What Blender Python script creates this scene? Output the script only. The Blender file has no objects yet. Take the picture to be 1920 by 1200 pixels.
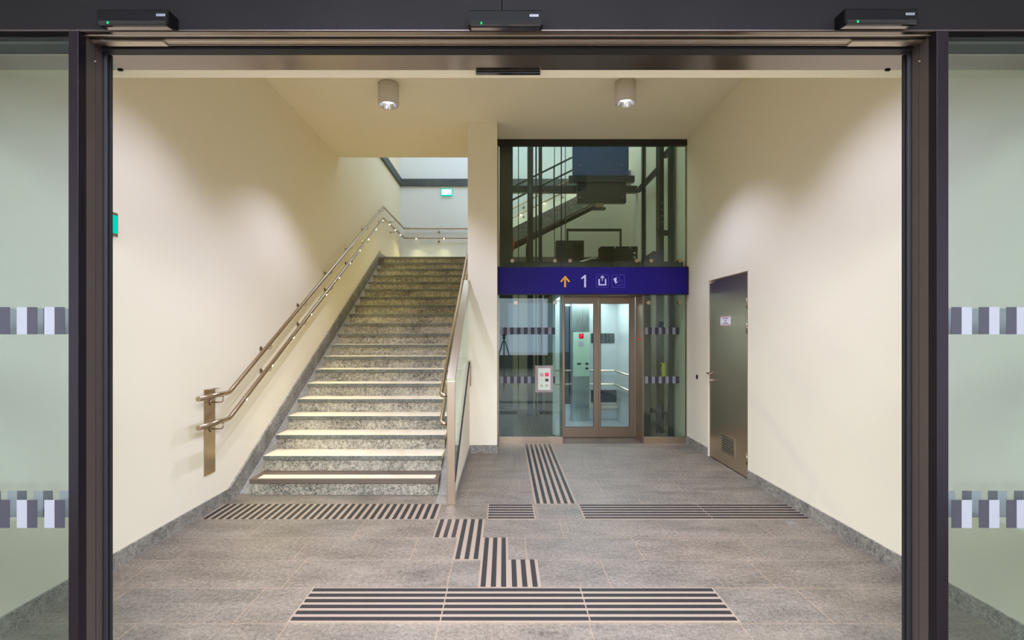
import bpy, bmesh, math, random
from mathutils import Vector, Matrix
random.seed(7)
SC = bpy.context.scene
COL = SC.collection
R = math.radians
# ------------------------------------------------------------------ camera
FOC = 970.0
cd = bpy.data.cameras.new('camera'); cam = bpy.data.objects.new('camera', cd); COL.objects.link(cam)
cam.location = (0, 0, 1.6); cam.rotation_euler = (R(90), 0, 0)
cd.sensor_width = 36; cd.lens = FOC/1920*36
cd.shift_x = 15/1920; cd.shift_y = 25/1920
cd.clip_start = 0.05; cd.clip_end = 200
SC.camera = cam
SC.view_settings.view_transform = 'Standard'; SC.view_settings.look = 'None'
SC.view_settings.gamma = 1; SC.view_settings.use_curve_mapping = False
SC.view_settings.exposure = 0.76
SC.cycles.use_denoising = True
SC.cycles.max_bounces = 10; SC.cycles.transparent_max_bounces = 24
SC.cycles.diffuse_bounces = 6; SC.cycles.glossy_bounces = 5
SC.cycles.sample_clamp_indirect = 8
# ------------------------------------------------------------------ world: daylight outside
w = bpy.data.worlds.new('world'); SC.world = w; w.use_nodes = True
wn = w.node_tree.nodes['Background']; wn.inputs[0].default_value = (0.42, 0.66, 1.0, 1); wn.inputs[1].default_value = 0.9
# ------------------------------------------------------------------ big lights
def area(name, loc, rot, sx, sy, power, color):
    l = bpy.data.lights.new(name, 'AREA'); l.shape = 'RECTANGLE'; l.size = sx; l.size_y = sy
    l.energy = power; l.color = color
    o = bpy.data.objects.new(name, l); o.location = loc; o.rotation_euler = rot; COL.objects.link(o); return o
area('stairwell_daylight', (-0.4, 11.0, 7.7), (0, 0, 0), 4.0, 3.6, 74, (0.62, 0.80, 1.15))
area('hall_daylight', (-1.0, -8.6, 1.9), (R(90), 0, 0), 6.0, 2.6, 90, (0.74, 0.80, 1.0))
area('shaft_fill_light', (1.3, 9.2, 7.7), (0, 0, 0), 2.2, 2.4, 48, (0.74, 0.88, 1.0))  # added fill light above the shaft, brightens its inner walls
P_DOWN = 113.0      # downlight spots
P_LED = 9.0         # handrail lights
P_CABIN = 13.0      # lift cabin ceiling
# ------------------------------------------------------------------ materials
def lin(c):
    return tuple(((v/255)/12.92 if v/255 <= 0.04045 else ((v/255+0.055)/1.055)**2.4) for v in c) + (1,)
def new_mat(name):
    m = bpy.data.materials.new(name); m.use_nodes = True
    return m, m.node_tree, m.node_tree.nodes['Principled BSDF']
def simple(name, rgb, rough=0.5, metal=0.0, spec=0.5, bump=0.0, bscale=80, var=0.0):
    m, t, b = new_mat(name)
    b.inputs['Base Color'].default_value = lin(rgb); b.inputs['Roughness'].default_value = rough
    b.inputs['Metallic'].default_value = metal; b.inputs['Specular IOR Level'].default_value = spec
    tc = t.nodes.new('ShaderNodeTexCoord'); n = t.nodes.new('ShaderNodeTexNoise')
    n.inputs['Scale'].default_value = bscale; n.inputs['Detail'].default_value = 4
    t.links.new(tc.outputs['Object'], n.inputs['Vector'])
    if bump:
        bp = t.nodes.new('ShaderNodeBump'); bp.inputs['Strength'].default_value = bump; bp.inputs['Distance'].default_value = 0.002
        t.links.new(n.outputs['Fac'], bp.inputs['Height']); t.links.new(bp.outputs['Normal'], b.inputs['Normal'])
    if var:
        mr = t.nodes.new('ShaderNodeMapRange'); mr.inputs[3].default_value = max(0, rough-var); mr.inputs[4].default_value = rough+var
        t.links.new(n.outputs['Fac'], mr.inputs[0]); t.links.new(mr.outputs[0], b.inputs['Roughness'])
    return m
def emit(name, rgb, s):
    m = bpy.data.materials.new(name); m.use_nodes = True; t = m.node_tree
    t.nodes.remove(t.nodes['Principled BSDF']); e = t.nodes.new('ShaderNodeEmission')
    e.inputs[0].default_value = lin(rgb); e.inputs[1].default_value = s
    t.links.new(e.outputs[0], t.nodes['Material Output'].inputs[0]); return m
def glass(name, tint, ior=1.5, rough=0.0):
    m = bpy.data.materials.new(name); m.use_nodes = True; t = m.node_tree
    t.nodes.remove(t.nodes['Principled BSDF'])
    tr = t.nodes.new('ShaderNodeBsdfTransparent'); tr.inputs[0].default_value = tint + (1,)
    gl = t.nodes.new('ShaderNodeBsdfGlossy'); gl.inputs['Roughness'].default_value = rough
    gl.inputs['Color'].default_value = (0.9, 0.97, 0.95, 1)
    lw = t.nodes.new('ShaderNodeLayerWeight'); lw.inputs[0].default_value = 0.5
    pw = t.nodes.new('ShaderNodeMath'); pw.operation = 'POWER'; pw.inputs[1].default_value = 5
    t.links.new(lw.outputs['Facing'], pw.inputs[0]); r0 = ((ior-1)/(ior+1))**2
    fr = t.nodes.new('ShaderNodeMath'); fr.operation = 'MULTIPLY_ADD'; fr.inputs[1].default_value = 1-r0; fr.inputs[2].default_value = r0
    t.links.new(pw.outputs[0], fr.inputs[0])
    mx = t.nodes.new('ShaderNodeMixShader')
    t.links.new(fr.outputs[0], mx.inputs[0]); t.links.new(tr.outputs[0], mx.inputs[1]); t.links.new(gl.outputs[0], mx.inputs[2])
    t.links.new(mx.outputs[0], t.nodes['Material Output'].inputs[0]); return m
def brushed(name, rgb, rough=0.28, axis=2, amt=0.12):
    m, t, b = new_mat(name)
    b.inputs['Metallic'].default_value = 1.0; b.inputs['Base Color'].default_value = lin(rgb)
    tc = t.nodes.new('ShaderNodeTexCoord'); mp = t.nodes.new('ShaderNodeMapping')
    s = [260, 260, 260]; s[axis] = 3; mp.inputs['Scale'].default_value = s
    n = t.nodes.new('ShaderNodeTexNoise'); n.inputs['Scale'].default_value = 1.0; n.inputs['Detail'].default_value = 3
    t.links.new(tc.outputs['Object'], mp.inputs[0]); t.links.new(mp.outputs[0], n.inputs['Vector'])
    mr = t.nodes.new('ShaderNodeMapRange'); mr.inputs[3].default_value = rough-amt; mr.inputs[4].default_value = rough+amt
    t.links.new(n.outputs['Fac'], mr.inputs[0]); t.links.new(mr.outputs[0], b.inputs['Roughness'])
    return m
def granite(name, dark, light, grain=150.0, contrast=0.25, slabs=False, rough=0.55, joint=(164, 136, 106), warm=0.0):
    """speckled stone; with slabs=True it is laid in rows of paving with thin sandy joints"""
    m, t, b = new_mat(name); N = t.nodes; L = t.links
    tc = N.new('ShaderNodeTexCoord')
    n1 = N.new('ShaderNodeTexNoise'); n1.inputs['Scale'].default_value = grain; n1.inputs['Detail'].default_value = 5; n1.inputs['Roughness'].default_value = 0.75
    n2 = N.new('ShaderNodeTexNoise'); n2.inputs['Scale'].default_value = 2.3; n2.inputs['Detail'].default_value = 5; n2.inputs['Roughness'].default_value = 0.6
    mp = N.new('ShaderNodeMapping'); mp.inputs['Scale'].default_value = (1, 2.4, 1); mp.inputs['Rotation'].default_value = (0, 0, 0.35)
    L.new(tc.outputs['Object'], n1.inputs['Vector']); L.new(tc.outputs['Object'], mp.inputs[0]); L.new(mp.outputs[0], n2.inputs['Vector'])
    n3 = N.new('ShaderNodeTexNoise'); n3.inputs['Scale'].default_value = grain*0.28; n3.inputs['Detail'].default_value = 4; n3.inputs['Roughness'].default_value = 0.7
    L.new(tc.outputs['Object'], n3.inputs['Vector'])
    a = N.new('ShaderNodeMath'); a.operation = 'MULTIPLY_ADD'; a.inputs[1].default_value = 0.55; L.new(n1.outputs['Fac'], a.inputs[0])
    a2 = N.new('ShaderNodeMath'); a2.operation = 'MULTIPLY'; a2.inputs[1].default_value = 0.3; L.new(n3.outputs['Fac'], a2.inputs[0]); L.new(a2.outputs[0], a.inputs[2])
    a3 = N.new('ShaderNodeMath'); a3.operation = 'MULTIPLY_ADD'; a3.inputs[1].default_value = 0.22; L.new(n2.outputs['Fac'], a3.inputs[0]); L.new(a.outputs[0], a3.inputs[2])
    cr = N.new('ShaderNodeValToRGB'); cr.color_ramp.elements[0].position = 0.535-contrast/2; cr.color_ramp.elements[1].position = 0.535+contrast/2
    cr.color_ramp.elements[0].color = lin(dark); cr.color_ramp.elements[1].color = lin(light)
    L.new(a3.outputs[0], cr.inputs[0]); col = cr.outputs[0]
    # faint sandy staining in broad patches
    n4 = N.new('ShaderNodeTexNoise'); n4.inputs['Scale'].default_value = 0.9; n4.inputs['Detail'].default_value = 6
    L.new(tc.outputs['Object'], n4.inputs['Vector'])
    st = N.new('ShaderNodeMapRange'); st.inputs[1].default_value = 0.5; st.inputs[2].default_value = 0.75; st.inputs[4].default_value = 0.30 if slabs else 0.12
    L.new(n4.outputs['Fac'], st.inputs[0])
    mx0 = N.new('ShaderNodeMixRGB'); mx0.blend_type = 'MULTIPLY'; mx0.inputs[2].default_value = (1.0, 0.88, 0.70, 1)
    L.new(st.outputs[0], mx0.inputs[0]); L.new(col, mx0.inputs[1]); col = mx0.outputs[0]
    if slabs:
        off = N.new('ShaderNodeMapping'); off.inputs['Location'].default_value = (0.36, -2.85+8, 0)
        L.new(tc.outputs['Object'], off.inputs[0])
        br = N.new('ShaderNodeTexBrick'); br.offset = 0.37; br.offset_frequency = 2; br.squash = 1.25; br.squash_frequency = 3
        br.inputs['Scale'].default_value = 1; br.inputs['Mortar Size'].default_value = 0.0022; br.inputs['Mortar Smooth'].default_value = 0.3
        br.inputs['Brick Width'].default_value = 0.83; br.inputs['Row Height'].default_value = 0.4
        br.inputs['Color1'].default_value = (1.02, 0.99, 0.96, 1); br.inputs['Color2'].default_value = (0.80, 0.83, 0.85, 1); br.inputs['Bias'].default_value = -0.2
        br.inputs['Mortar'].default_value = (1, 1, 1, 1)
        L.new(off.outputs[0], br.inputs['Vector'])
        mx = N.new('ShaderNodeMixRGB'); mx.blend_type = 'MULTIPLY'; mx.inputs[0].default_value = 0.8
        L.new(col, mx.inputs[1]); L.new(br.outputs['Color'], mx.inputs[2])
        mj = N.new('ShaderNodeMixRGB'); mj.inputs[2].default_value = lin(joint)
        L.new(br.outputs['Fac'], mj.inputs[0]); L.new(mx.outputs[0], mj.inputs[1]); col = mj.outputs[0]
    L.new(col, b.inputs['Base Color'])
    mr = N.new('ShaderNodeMapRange'); mr.inputs[3].default_value = rough-0.12; mr.inputs[4].default_value = rough+0.15
    L.new(n2.outputs['Fac'], mr.inputs[0]); L.new(mr.outputs[0], b.inputs['Roughness'])
    bp = N.new('ShaderNodeBump'); bp.inputs['Strength'].default_value = 0.25; bp.inputs['Distance'].default_value = 0.001
    L.new(n1.outputs['Fac'], bp.inputs['Height']); L.new(bp.outputs['Normal'], b.inputs['Normal'])
    return m

M = {}
M['plaster'] = simple('cream_plaster', (233, 223, 195), 0.85, spec=0.2, bump=0.05, bscale=30)
M['white_plaster'] = simple('white_plaster', (226, 228, 224), 0.85, spec=0.2, bump=0.05, bscale=30)
M['floor'] = granite('granite_paving', (46, 41, 33), (160, 147, 127), 135, 0.26, slabs=True, rough=0.5)
M['riser'] = granite('speckled_granite', (48, 46, 40), (196, 186, 162), 100, 0.17, rough=0.7)
M['tread'] = granite('lit_tread_stone', (196, 182, 152), (228, 216, 188), 120, 0.30, rough=0.6)  # light falling on the tread tops is put into this paler colour
M['nosing'] = granite('dark_nosing_stone', (44, 48, 42), (126, 128, 114), 100, 0.22, rough=0.6)
M['brown_nosing'] = simple('brown_tread', (98, 84, 70), 0.6, bump=0.1)
M['skirt'] = granite('skirting_granite', (66, 62, 54), (176, 168, 152), 100, 0.22, rough=0.5)
M['channel'] = granite('channel_stone', (96, 92, 82), (168, 162, 148), 150, 0.30, rough=0.6)
M['band'] = granite('dark_stone_band', (44, 50, 50), (98, 104, 102), 100, 0.30, rough=0.6)
M['bar'] = simple('black_rubber_bar', (32, 28, 25), 0.55, bump=0.15, bscale=200)
M['tile'] = simple('tactile_base', (152, 134, 112), 0.6, bump=0.1, bscale=120)
M['steel'] = brushed('brushed_steel', (186, 166, 140), 0.30, amt=0.04)
M['steel_h'] = brushed('brushed_steel_lengthwise', (186, 174, 146), 0.30, axis=1, amt=0.04)
M['lift_steel'] = brushed('lift_door_steel', (142, 124, 104), 0.32, axis=2, amt=0.025)
M['door_steel'] = brushed('door_steel', (208, 188, 160), 0.34, axis=2, amt=0.025)
M['tube'] = simple('rail_steel', (180, 160, 134), 0.24, metal=1.0, var=0.08, bscale=60)
M['dark_tube'] = simple('dark_rail', (60, 66, 58), 0.4, metal=0.6)
M['anod'] = simple('anodised_dark', (36, 29, 35), 0.34, metal=0.75, var=0.08, bscale=6)
M['anod2'] = simple('anodised_reveal', (90, 80, 75), 0.38, metal=0.7, var=0.08, bscale=6)
M['fascia'] = simple('fascia_grey', (15, 12, 12), 0.7, metal=0.0, spec=0.16, var=0.1, bscale=3)
M['black'] = simple('black_plastic', (6, 5, 5), 0.6, spec=0.12)
M['gloss_black'] = simple('gloss_black', (20, 18, 18), 0.08)
M['rubber'] = simple('black_seal', (16, 15, 18), 0.6)
M['alu'] = simple('aluminium', (200, 186, 168), 0.42, metal=1.0, var=0.1, bscale=40)
M['shiny'] = simple('polished_soffit', (142, 130, 120), 0.16, metal=1.0, var=0.08, bscale=12)
M['beam'] = simple('dark_steel_beam', (44, 42, 38), 0.5, metal=0.3)
M['frame_black'] = simple('shaft_frame', (38, 38, 34), 0.45, metal=0.3)
M['blue_metal'] = simple('apron_sky_tinted_metal', (48, 70, 112), 0.4, metal=0.3)  # extra blue in the colour imitates sky mirrored in the apron
M['lamp_body'] = simple('lamp_body', (205, 198, 184), 0.5)
M['reflector'] = simple('lamp_reflector', (235, 238, 248), 0.15, metal=1.0)
M['white'] = simple('white_print', (124, 124, 127), 0.5)
M['dark_print'] = simple('dark_print', (40, 38, 46), 0.5)
M['sign_blue'] = simple('sign_blue', (26, 8, 112), 0.4, spec=0.25)
M['sign_frame'] = simple('sign_frame', (24, 20, 34), 0.4)
M['yellow'] = simple('sign_yellow', (250, 180, 10), 0.5)
M['red'] = simple('red_print', (190, 24, 44), 0.5)
M['faint'] = simple('faint_violet_line', (84, 66, 170), 0.5)
M['sign_white'] = simple('sign_white', (214, 210, 232), 0.5)
M['orange'] = simple('orange_plastic', (220, 84, 24), 0.5)
M['lime'] = simple('yellow_green_tag', (214, 220, 20), 0.5)
M['yellow_box'] = simple('yellow_plastic', (206, 190, 20), 0.45)
M['cab'] = simple('cabin_panel', (178, 184, 182), 0.35, metal=0.35)
M['cab_dark'] = simple('cabin_dark_panel_and_reflection', (58, 66, 70), 0.25, metal=0.4)
M['cab_col'] = brushed('cabin_column_steel', (140, 152, 148), 0.3)
M['pale_plate'] = simple('pale_plate', (205, 210, 188), 0.3, metal=0.2)
M['cab_green'] = simple('etched_green_plate', (158, 182, 160), 0.25, metal=0.4)
M['mirror'] = simple('mirror', (210, 220, 220), 0.03, metal=1.0)
M['checker'] = simple('chequer_plate', (186, 190, 190), 0.35, metal=0.8, bump=0.5, bscale=60)
M['threshold'] = simple('ribbed_threshold', (96, 86, 76), 0.45, metal=0.7, bump=0.5, bscale=90)
M['brown_light'] = simple('brown_lens', (150, 122, 84), 0.4)
M['led'] = emit('handrail_light_lens', (255, 240, 190), 26)
M['lamp_on'] = emit('downlight_lens', (232, 238, 255), 3.0)
M['green_led'] = emit('green_indicator', (10, 240, 110), 1.6)
M['red_led'] = emit('red_display', (255, 50, 90), 1.6)
M['red_dim'] = emit('red_display_field', (190, 8, 40), 0.9)
M['exit'] = emit('exit_sign_face', (190, 255, 240), 1.9)
M['exit_green'] = emit('exit_sign_green', (0, 170, 150), 1.0)
M['cab_light'] = emit('cabin_light_panel', (215, 240, 255), 4)
M['tube_light'] = emit('hall_tube_light', (240, 240, 255), 6)
M['glass_shaft'] = glass('shaft_glass', (0.85, 0.93, 0.87), 1.55)
M['glass_door'] = glass('door_glass', (0.90, 0.96, 0.95), 1.45)
M['glass_screen'] = glass('screen_glass', (0.83, 0.86, 0.845), 1.45)
M['glass_rail'] = glass('balustrade_glass', (0.90, 0.955, 0.91), 1.45)

# ------------------------------------------------------------------ geometry helpers
ORG = {}
def bx(bm, x0, x1, y0, y1, z0, z1):
    vs = [bm.verts.new(p) for p in ((x0,y0,z0),(x1,y0,z0),(x1,y1,z0),(x0,y1,z0),(x0,y0,z1),(x1,y0,z1),(x1,y1,z1),(x0,y1,z1))]
    for f in ((0,3,2,1),(4,5,6,7),(0,1,5,4),(1,2,6,5),(2,3,7,6),(3,0,4,7)): bm.faces.new([vs[i] for i in f])
def box(x0, x1, y0, y1, z0, z1, bev=0.0):
    bm = bmesh.new(); bx(bm, x0, x1, y0, y1, z0, z1)
    if bev: bmesh.ops.bevel(bm, geom=bm.edges[:], offset=bev, segments=2, affect='EDGES', profile=0.6)
    return bm
def prism(pts, axis, a0, a1, bm=None):
    """polygon extruded along an axis: 'x' pts=(y,z); 'y' pts=(x,z); 'z' pts=(x,y)"""
    bm = bm or bmesh.new()
    def P(p, a): return (a, p[0], p[1]) if axis == 'x' else ((p[0], a, p[1]) if axis == 'y' else (p[0], p[1], a))
    A = [bm.verts.new(P(p, a0)) for p in pts]; B = [bm.verts.new(P(p, a1)) for p in pts]; n = len(pts)
    bm.faces.new(A); bm.faces.new(B[::-1])
    for i in range(n): bm.faces.new([A[i], B[i], B[(i+1) % n], A[(i+1) % n]])
    bmesh.ops.recalc_face_normals(bm, faces=bm.faces[:]); return bm
def tube(bm, pts, r, seg=14):
    pts = [Vector(p) for p in pts]; rings = []
    up = Vector((0.013, 0.021, 1)).normalized(); t0 = (pts[1]-pts[0]).normalized()
    if abs(t0.dot(up)) > 0.95: up = Vector((1, 0.02, 0.01)).normalized()
    u = (up - t0*up.dot(t0)).normalized()
    for i, p in enumerate(pts):
        if i == 0: d1 = d2 = (pts[1]-p).normalized()
        elif i == len(pts)-1: d1 = d2 = (p-pts[i-1]).normalized()
        else: d1 = (p-pts[i-1]).normalized(); d2 = (pts[i+1]-p).normalized()
        if i:
            q = t0.rotation_difference(d1); u = (q @ u).normalized(); t0 = d1.copy()
        v = d1.cross(u).normalized(); nrm = (d1+d2).normalized(); ring = []
        for k in range(seg):
            a = 2*math.pi*k/seg; o = u*math.cos(a)*r + v*math.sin(a)*r
            o = o - d1*(o.dot(nrm)/max(0.3, d1.dot(nrm)))
            ring.append(bm.verts.new(p+o))
        rings.append(ring)
    for a, b in zip(rings, rings[1:]):
        for k in range(seg): bm.faces.new([a[k], a[(k+1) % seg], b[(k+1) % seg], b[k]]).smooth = True
    bm.faces.new(rings[0][::-1]); bm.faces.new(rings[-1])
    bmesh.ops.recalc_face_normals(bm, faces=bm.faces[:]); return bm
def soften(pts, rad, n=4):
    """round the inner corners of a path"""
    pts = [Vector(p) for p in pts]; out = [pts[0]]
    for a, p, b in zip(pts, pts[1:], pts[2:]):
        r_ = min(rad, (a-p).length*0.45, (b-p).length*0.45)
        s = p+(a-p).normalized()*r_; e = p+(b-p).normalized()*r_
        for k in range(n+1):
            t = k/n; out.append(s*(1-t)**2 + p*2*t*(1-t) + e*t*t)
    return out + [pts[-1]]
def disc(c, axis, r, t, seg=24):
    c = Vector(c); d = Vector(axis).normalized(); bm = bmesh.new(); return tube(bm, [c, c+d*t], r, seg)
def lathe(prof, cx, cy, seg=40, caps=True):
    bm = bmesh.new(); rings = []
    for r_, z in prof: rings.append([bm.verts.new((cx+r_*math.cos(2*math.pi*k/seg), cy+r_*math.sin(2*math.pi*k/seg), z)) for k in range(seg)])
    for a, b in zip(rings, rings[1:]):
        for k in range(seg): bm.faces.new([a[k], a[(k+1) % seg], b[(k+1) % seg], b[k]]).smooth = True
    if caps and prof[0][0] > 1e-5: bm.faces.new(rings[0])
    if caps and prof[-1][0] > 1e-5: bm.faces.new(rings[-1][::-1])
    bmesh.ops.recalc_face_normals(bm, faces=bm.faces[:]); return bm
def obj(name, bm, mat, parent=None):
    me = bpy.data.meshes.new(name)
    org = ORG.get(parent.name, Vector((0,0,0))) if parent else Vector((0,0,0))
    if parent: bmesh.ops.translate(bm, verts=bm.verts[:], vec=-org)
    bm.to_mesh(me); bm.free(); me.materials.append(mat)
    o = bpy.data.objects.new(name, me); COL.objects.link(o)
    if parent: o.parent = parent
    ORG[o.name] = org if parent else Vector((0,0,0))
    return o
def tag(o, label, cat, group=None):
    o['label'] = label; o['category'] = cat
    if group: o['group'] = group
    return o
def thing(name, loc, label, cat, group=None):
    o = bpy.data.objects.new(name, None); COL.objects.link(o); o.location = loc; o.empty_display_size = 0.1
    ORG[o.name] = Vector(loc); return tag(o, label, cat, group)
def struct(name, bm, mat):
    o = obj(name, bm, mat); o['kind'] = 'structure'; return o
def dup(root, loc, label=None):
    r = root.copy(); COL.objects.link(r); r.location = loc; ORG[r.name] = Vector(loc)
    if label: r['label'] = label
    for ch in list(root.children):
        c = ch.copy(); COL.objects.link(c); c.parent = r
        for g in ch.children:
            d = g.copy(); COL.objects.link(d); d.parent = c
    return r
def text(name, s, size, mat, parent, loc, rot=(R(90), 0, 0), bold=0.0, ext=0.001, ax='CENTER', squash=1.0):
    cu = bpy.data.curves.new(name, 'FONT'); cu.body = s; cu.size = size; cu.extrude = ext; cu.offset = bold
    cu.align_x = ax; cu.align_y = 'CENTER'; cu.resolution_u = 3
    tmp = bpy.data.objects.new('tmp', cu); COL.objects.link(tmp)
    dg = bpy.context.evaluated_depsgraph_get(); me = bpy.data.meshes.new_from_object(tmp.evaluated_get(dg))
    bpy.data.objects.remove(tmp); bpy.data.curves.remove(cu)
    from mathutils import Euler
    org = ORG.get(parent.name, Vector((0,0,0)))
    me.transform(Matrix.Translation(Vector(loc)-org) @ Euler(rot).to_matrix().to_4x4() @ Matrix.Diagonal((squash, 1, 1, 1)))
    me.materials.clear(); me.materials.append(mat); me.name = name
    o = bpy.data.objects.new(name, me); COL.objects.link(o); o.parent = parent; ORG[o.name] = org
    return o

XL, XR = -2.645, 2.662       # side walls
HC = 4.42                    # entrance ceiling
YE = 7.53                    # lift front plane
YB = 13.2                    # far landing wall
# ================================================================== SETTING
struct('floor', box(-4.2, 4.2, -8.8, 10.9, -0.1, 0), M['floor'])
struct('wall_left', box(XL-0.2, XL, 2.12, YB, 0, 8.0), M['plaster'])
# right wall with a recess for the steel door
DY0, DY1, DZ1 = 5.65, 6.74, 2.285
bm = bmesh.new()
bx(bm, XR, XR+0.2, 2.12, DY0, 0, 8.0); bx(bm, XR, XR+0.2, DY1, YB, 0, 8.0); bx(bm, XR, XR+0.2, DY0, DY1, DZ1, 8.0); bx(bm, XR+0.09, XR+0.2, DY0, DY1, 0, DZ1)
struct('wall_right', bm, M['plaster'])
struct('wall_far', box(XL-0.2, XR+0.2, YB, YB+0.2, 0, 8.0), M['white_plaster'])
struct('wall_partition', box(-0.484, -0.093, 6.9, 10.8, 0, 7.6), M['plaster'])
bm = bmesh.new(); bx(bm, XL, -0.484, 2.45, 8.3, HC, HC+0.25); bx(bm, -0.484, XR, 2.45, YE+0.02, HC, HC+0.25)
struct('ceiling_entrance', bm, M['plaster'])
bm = bmesh.new(); bx(bm, XL, -0.484, 8.18, 8.3, HC+0.25, 8.0); bx(bm, -0.484, XR, 7.41, YE+0.02, HC+0.25, 8.0)
struct('wall_upper', bm, M['white_plaster'])
struct('ceiling_stairwell', box(XL-0.2, XR+0.2, 7.3, YB+0.2, 8.0, 8.15), M['white_plaster'])
# lintel over the entrance, plaster below
struct('wall_lintel', box(XL, XR, 2.37, 2.45, 2.81, HC+0.25), M['plaster'])
# landing slab, and wall closing the space behind the lift
struct('floor_landing', box(XL, XR, 10.83, YB, 2.95, 3.2), M['floor'])
SX0 = -0.75                  # second flight starts here and climbs to the right
def s2(x): return 3.2 + (x-SX0)*0.5
struct('wall_behind_lift', prism([(-0.484, 0), (XR, 0), (XR, s2(XR)-0.32), (-0.093, s2(-0.093)-0.32), (-0.484, 3.2)], 'y', 10.86, 10.96), M['plaster'])
# skirtings
SK = 0.11
struct('baseboard_left', prism([(2.45, 0), (4.95, 0), (4.95, SK), (2.45, SK)], 'x', XL, XL+0.014), M['skirt'])
bm = bmesh.new(); bx(bm, XR-0.014, XR, 2.45, DY0-0.01, 0, SK); bx(bm, XR-0.014, XR, DY1+0.01, YE, 0, SK)
struct('baseboard_right', bm, M['skirt'])
bm = bmesh.new(); bx(bm, -0.49, -0.09, 6.886, 6.9, 0, SK); bx(bm, -0.093, -0.081, 6.886, YE-0.03, 0, SK)
struct('baseboard_partition', bm, M['skirt'])
def ramp(y): return (y-5.13)*0.5333
struct('trim_1', prism([(4.95, 0), (5.16, 0), (10.95, ramp(10.95)-0.0), (13.2, 3.2), (13.2, 3.31), (11.05, 3.31), (11.0, 3.36), (4.95, SK)], 'x', XL, XL+0.02), M['skirt'])
struct('trim_2', prism([(5.14, 0), (5.14, 0.012), (10.8, ramp(10.8)), (10.8, 0)], 'x', XL+0.02, -2.515), M['channel'])
struct('trim_3', prism([(4.84, 0), (5.1, 0.012), (10.8, ramp(10.8)), (10.8, 0)], 'x', -0.65, -0.534), M['channel'])
bm = bmesh.new(); bx(bm, XL, XR, YB-0.05, YB, 5.35, 5.53); bx(bm, XL, XL+0.05, 8.3, YB-0.05, 5.35, 5.53)
struct('trim_4', bm, M['band'])
# ---- hall in front of the door (seen only as reflections)
struct('wall_hall_left', box(-4.4, -4.2, -8.8, 2.1, 0, 3.8), M['white_plaster'])
struct('wall_hall_right', box(4.2, 4.4, -8.8, 2.1, 0, 3.8), M['white_plaster'])
struct('ceiling_hall', box(-4.4, 4.4, -8.8, 2.06, 3.8, 3.95), M['white_plaster'])
bm = bmesh.new(); bx(bm, -4.4, 4.4, -8.95, -8.8, 0, 0.7); bx(bm, -4.4, 4.4, -8.95, -8.8, 3.0, 3.95)
for x0, x1 in ((-4.4, -3.6), (-0.2, 0.2), (3.4, 4.4), (-2.0, -1.9), (1.7, 1.8)): bx(bm, x0, x1, -8.95, -8.8, 0.7, 3.0)
struct('wall_hall_back', bm, M['beam'])

# ================================================================== ENTRANCE FRAME
Y1, Y2 = 2.065, 2.24
struct('wall_fascia_left', box(-4.2, -0.01, Y1, 2.37, 2.812, 3.8), M['fascia'])
struct('wall_fascia_right', box(-0.0065, 4.2, Y1, 2.37, 2.812, 3.8), M['fascia'])
struct('wall_screen_end_left', box(-4.2, XL, 2.2, 2.37, 0, 2.812), M['plaster'])
struct('wall_screen_end_right', box(XR, 4.2, 2.2, 2.37, 0, 2.812), M['plaster'])
fr = thing('entrance_door_frame', (0, 2.15, 0), 'dark anodised frame of the wide open sliding entrance', 'door frame')
def post(s, xa, xb, name):
    # s: side, xa outer face, xb inner face
    lo, hi = (xa, xb) if s < 0 else (xb, xa)
    p = obj('post', box(lo, hi, Y1, 2.105, 0, 2.81, 0.002), M['anod'], fr)
    lo2, hi2 = (xa, xb) if s < 0 else (xb, xa)
    obj('reveal', box(lo2, hi2, 2.106, 2.152, 0, 2.81), M['anod2'], fr)
    lo3, hi3 = (xa, xb+0.001) if s < 0 else (xb-0.001, xa)
    obj('seal', box(lo3, hi3-0.003 if s < 0 else hi3, 2.1525, 2.156, 0, 2.81) if s < 0 else box(lo3+0.003, hi3, 2.1525, 2.156, 0, 2.81), M['rubber'], fr)
    obj('reveal', box(lo2, hi2, 2.1565, 2.19, 0, 2.81), M['anod2'], fr)
post(-1, -1.739, -1.699, 'left'); post(1, 1.775, 1.727, 'right')
# header tracks, front to back, all at soffit height 2.81
def hb(name, y0, y1, z0, z1, m, x0=-1.699, x1=1.727): return obj(name, box(x0, x1, y0, y1, z0, z1), m, fr)
hb('header_lip', Y1, 2.070, 2.808, 2.812, M['anod2'], -4.2, 4.2)
hb('header_cover', 2.0705, 2.092, 2.806, 2.812, M['shiny'])
hb('header_lip', 2.092, 2.098, 2.804, 2.812, M['alu'])
hb('header_slot', 2.098, 2.120, 2.811, 2.812, M['beam'])
hb('guide_track', 2.120, 2.128, 2.806, 2.812, M['shiny'])
hb('guide_track', 2.128, 2.140, 2.803, 2.812, M['alu'])
hb('guide_track', 2.143, 2.150, 2.803, 2.812, M['alu'])
hb('header_slot', 2.150, 2.165, 2.810, 2.812, M['anod'])
hb('guide_track', 2.165, 2.170, 2.807, 2.812, M['alu'])
hb('header_slot', 2.170, 2.185, 2.810, 2.812, M['anod'])
hb('brush_seal', 2.185, 2.232, 2.800, 2.812, M['rubber'])
hb('operator_casing', 2.235, 2.37, 2.806, 2.812, M['shiny'], XL, XR)
obj('track_end_plate', box(-1.65, -1.40, 2.122, 2.158, 2.797, 2.803), M['alu'], fr)
obj('track_end_plate', box(1.43, 1.68, 2.122, 2.158, 2.797, 2.803), M['alu'], fr)
obj('floor_guide', box(-1.739, 1.775, 2.20, 2.215, 0, 0.004), M['alu'], fr)
obj('bolt', disc((-1.699, 2.15, 2.73), (1, 0, 0), 0.004, 0.003, 10), M['alu'], fr)
obj('bolt', disc((1.727, 2.15, 2.73), (-1, 0, 0), 0.004, 0.003, 10), M['alu'], fr)
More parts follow.
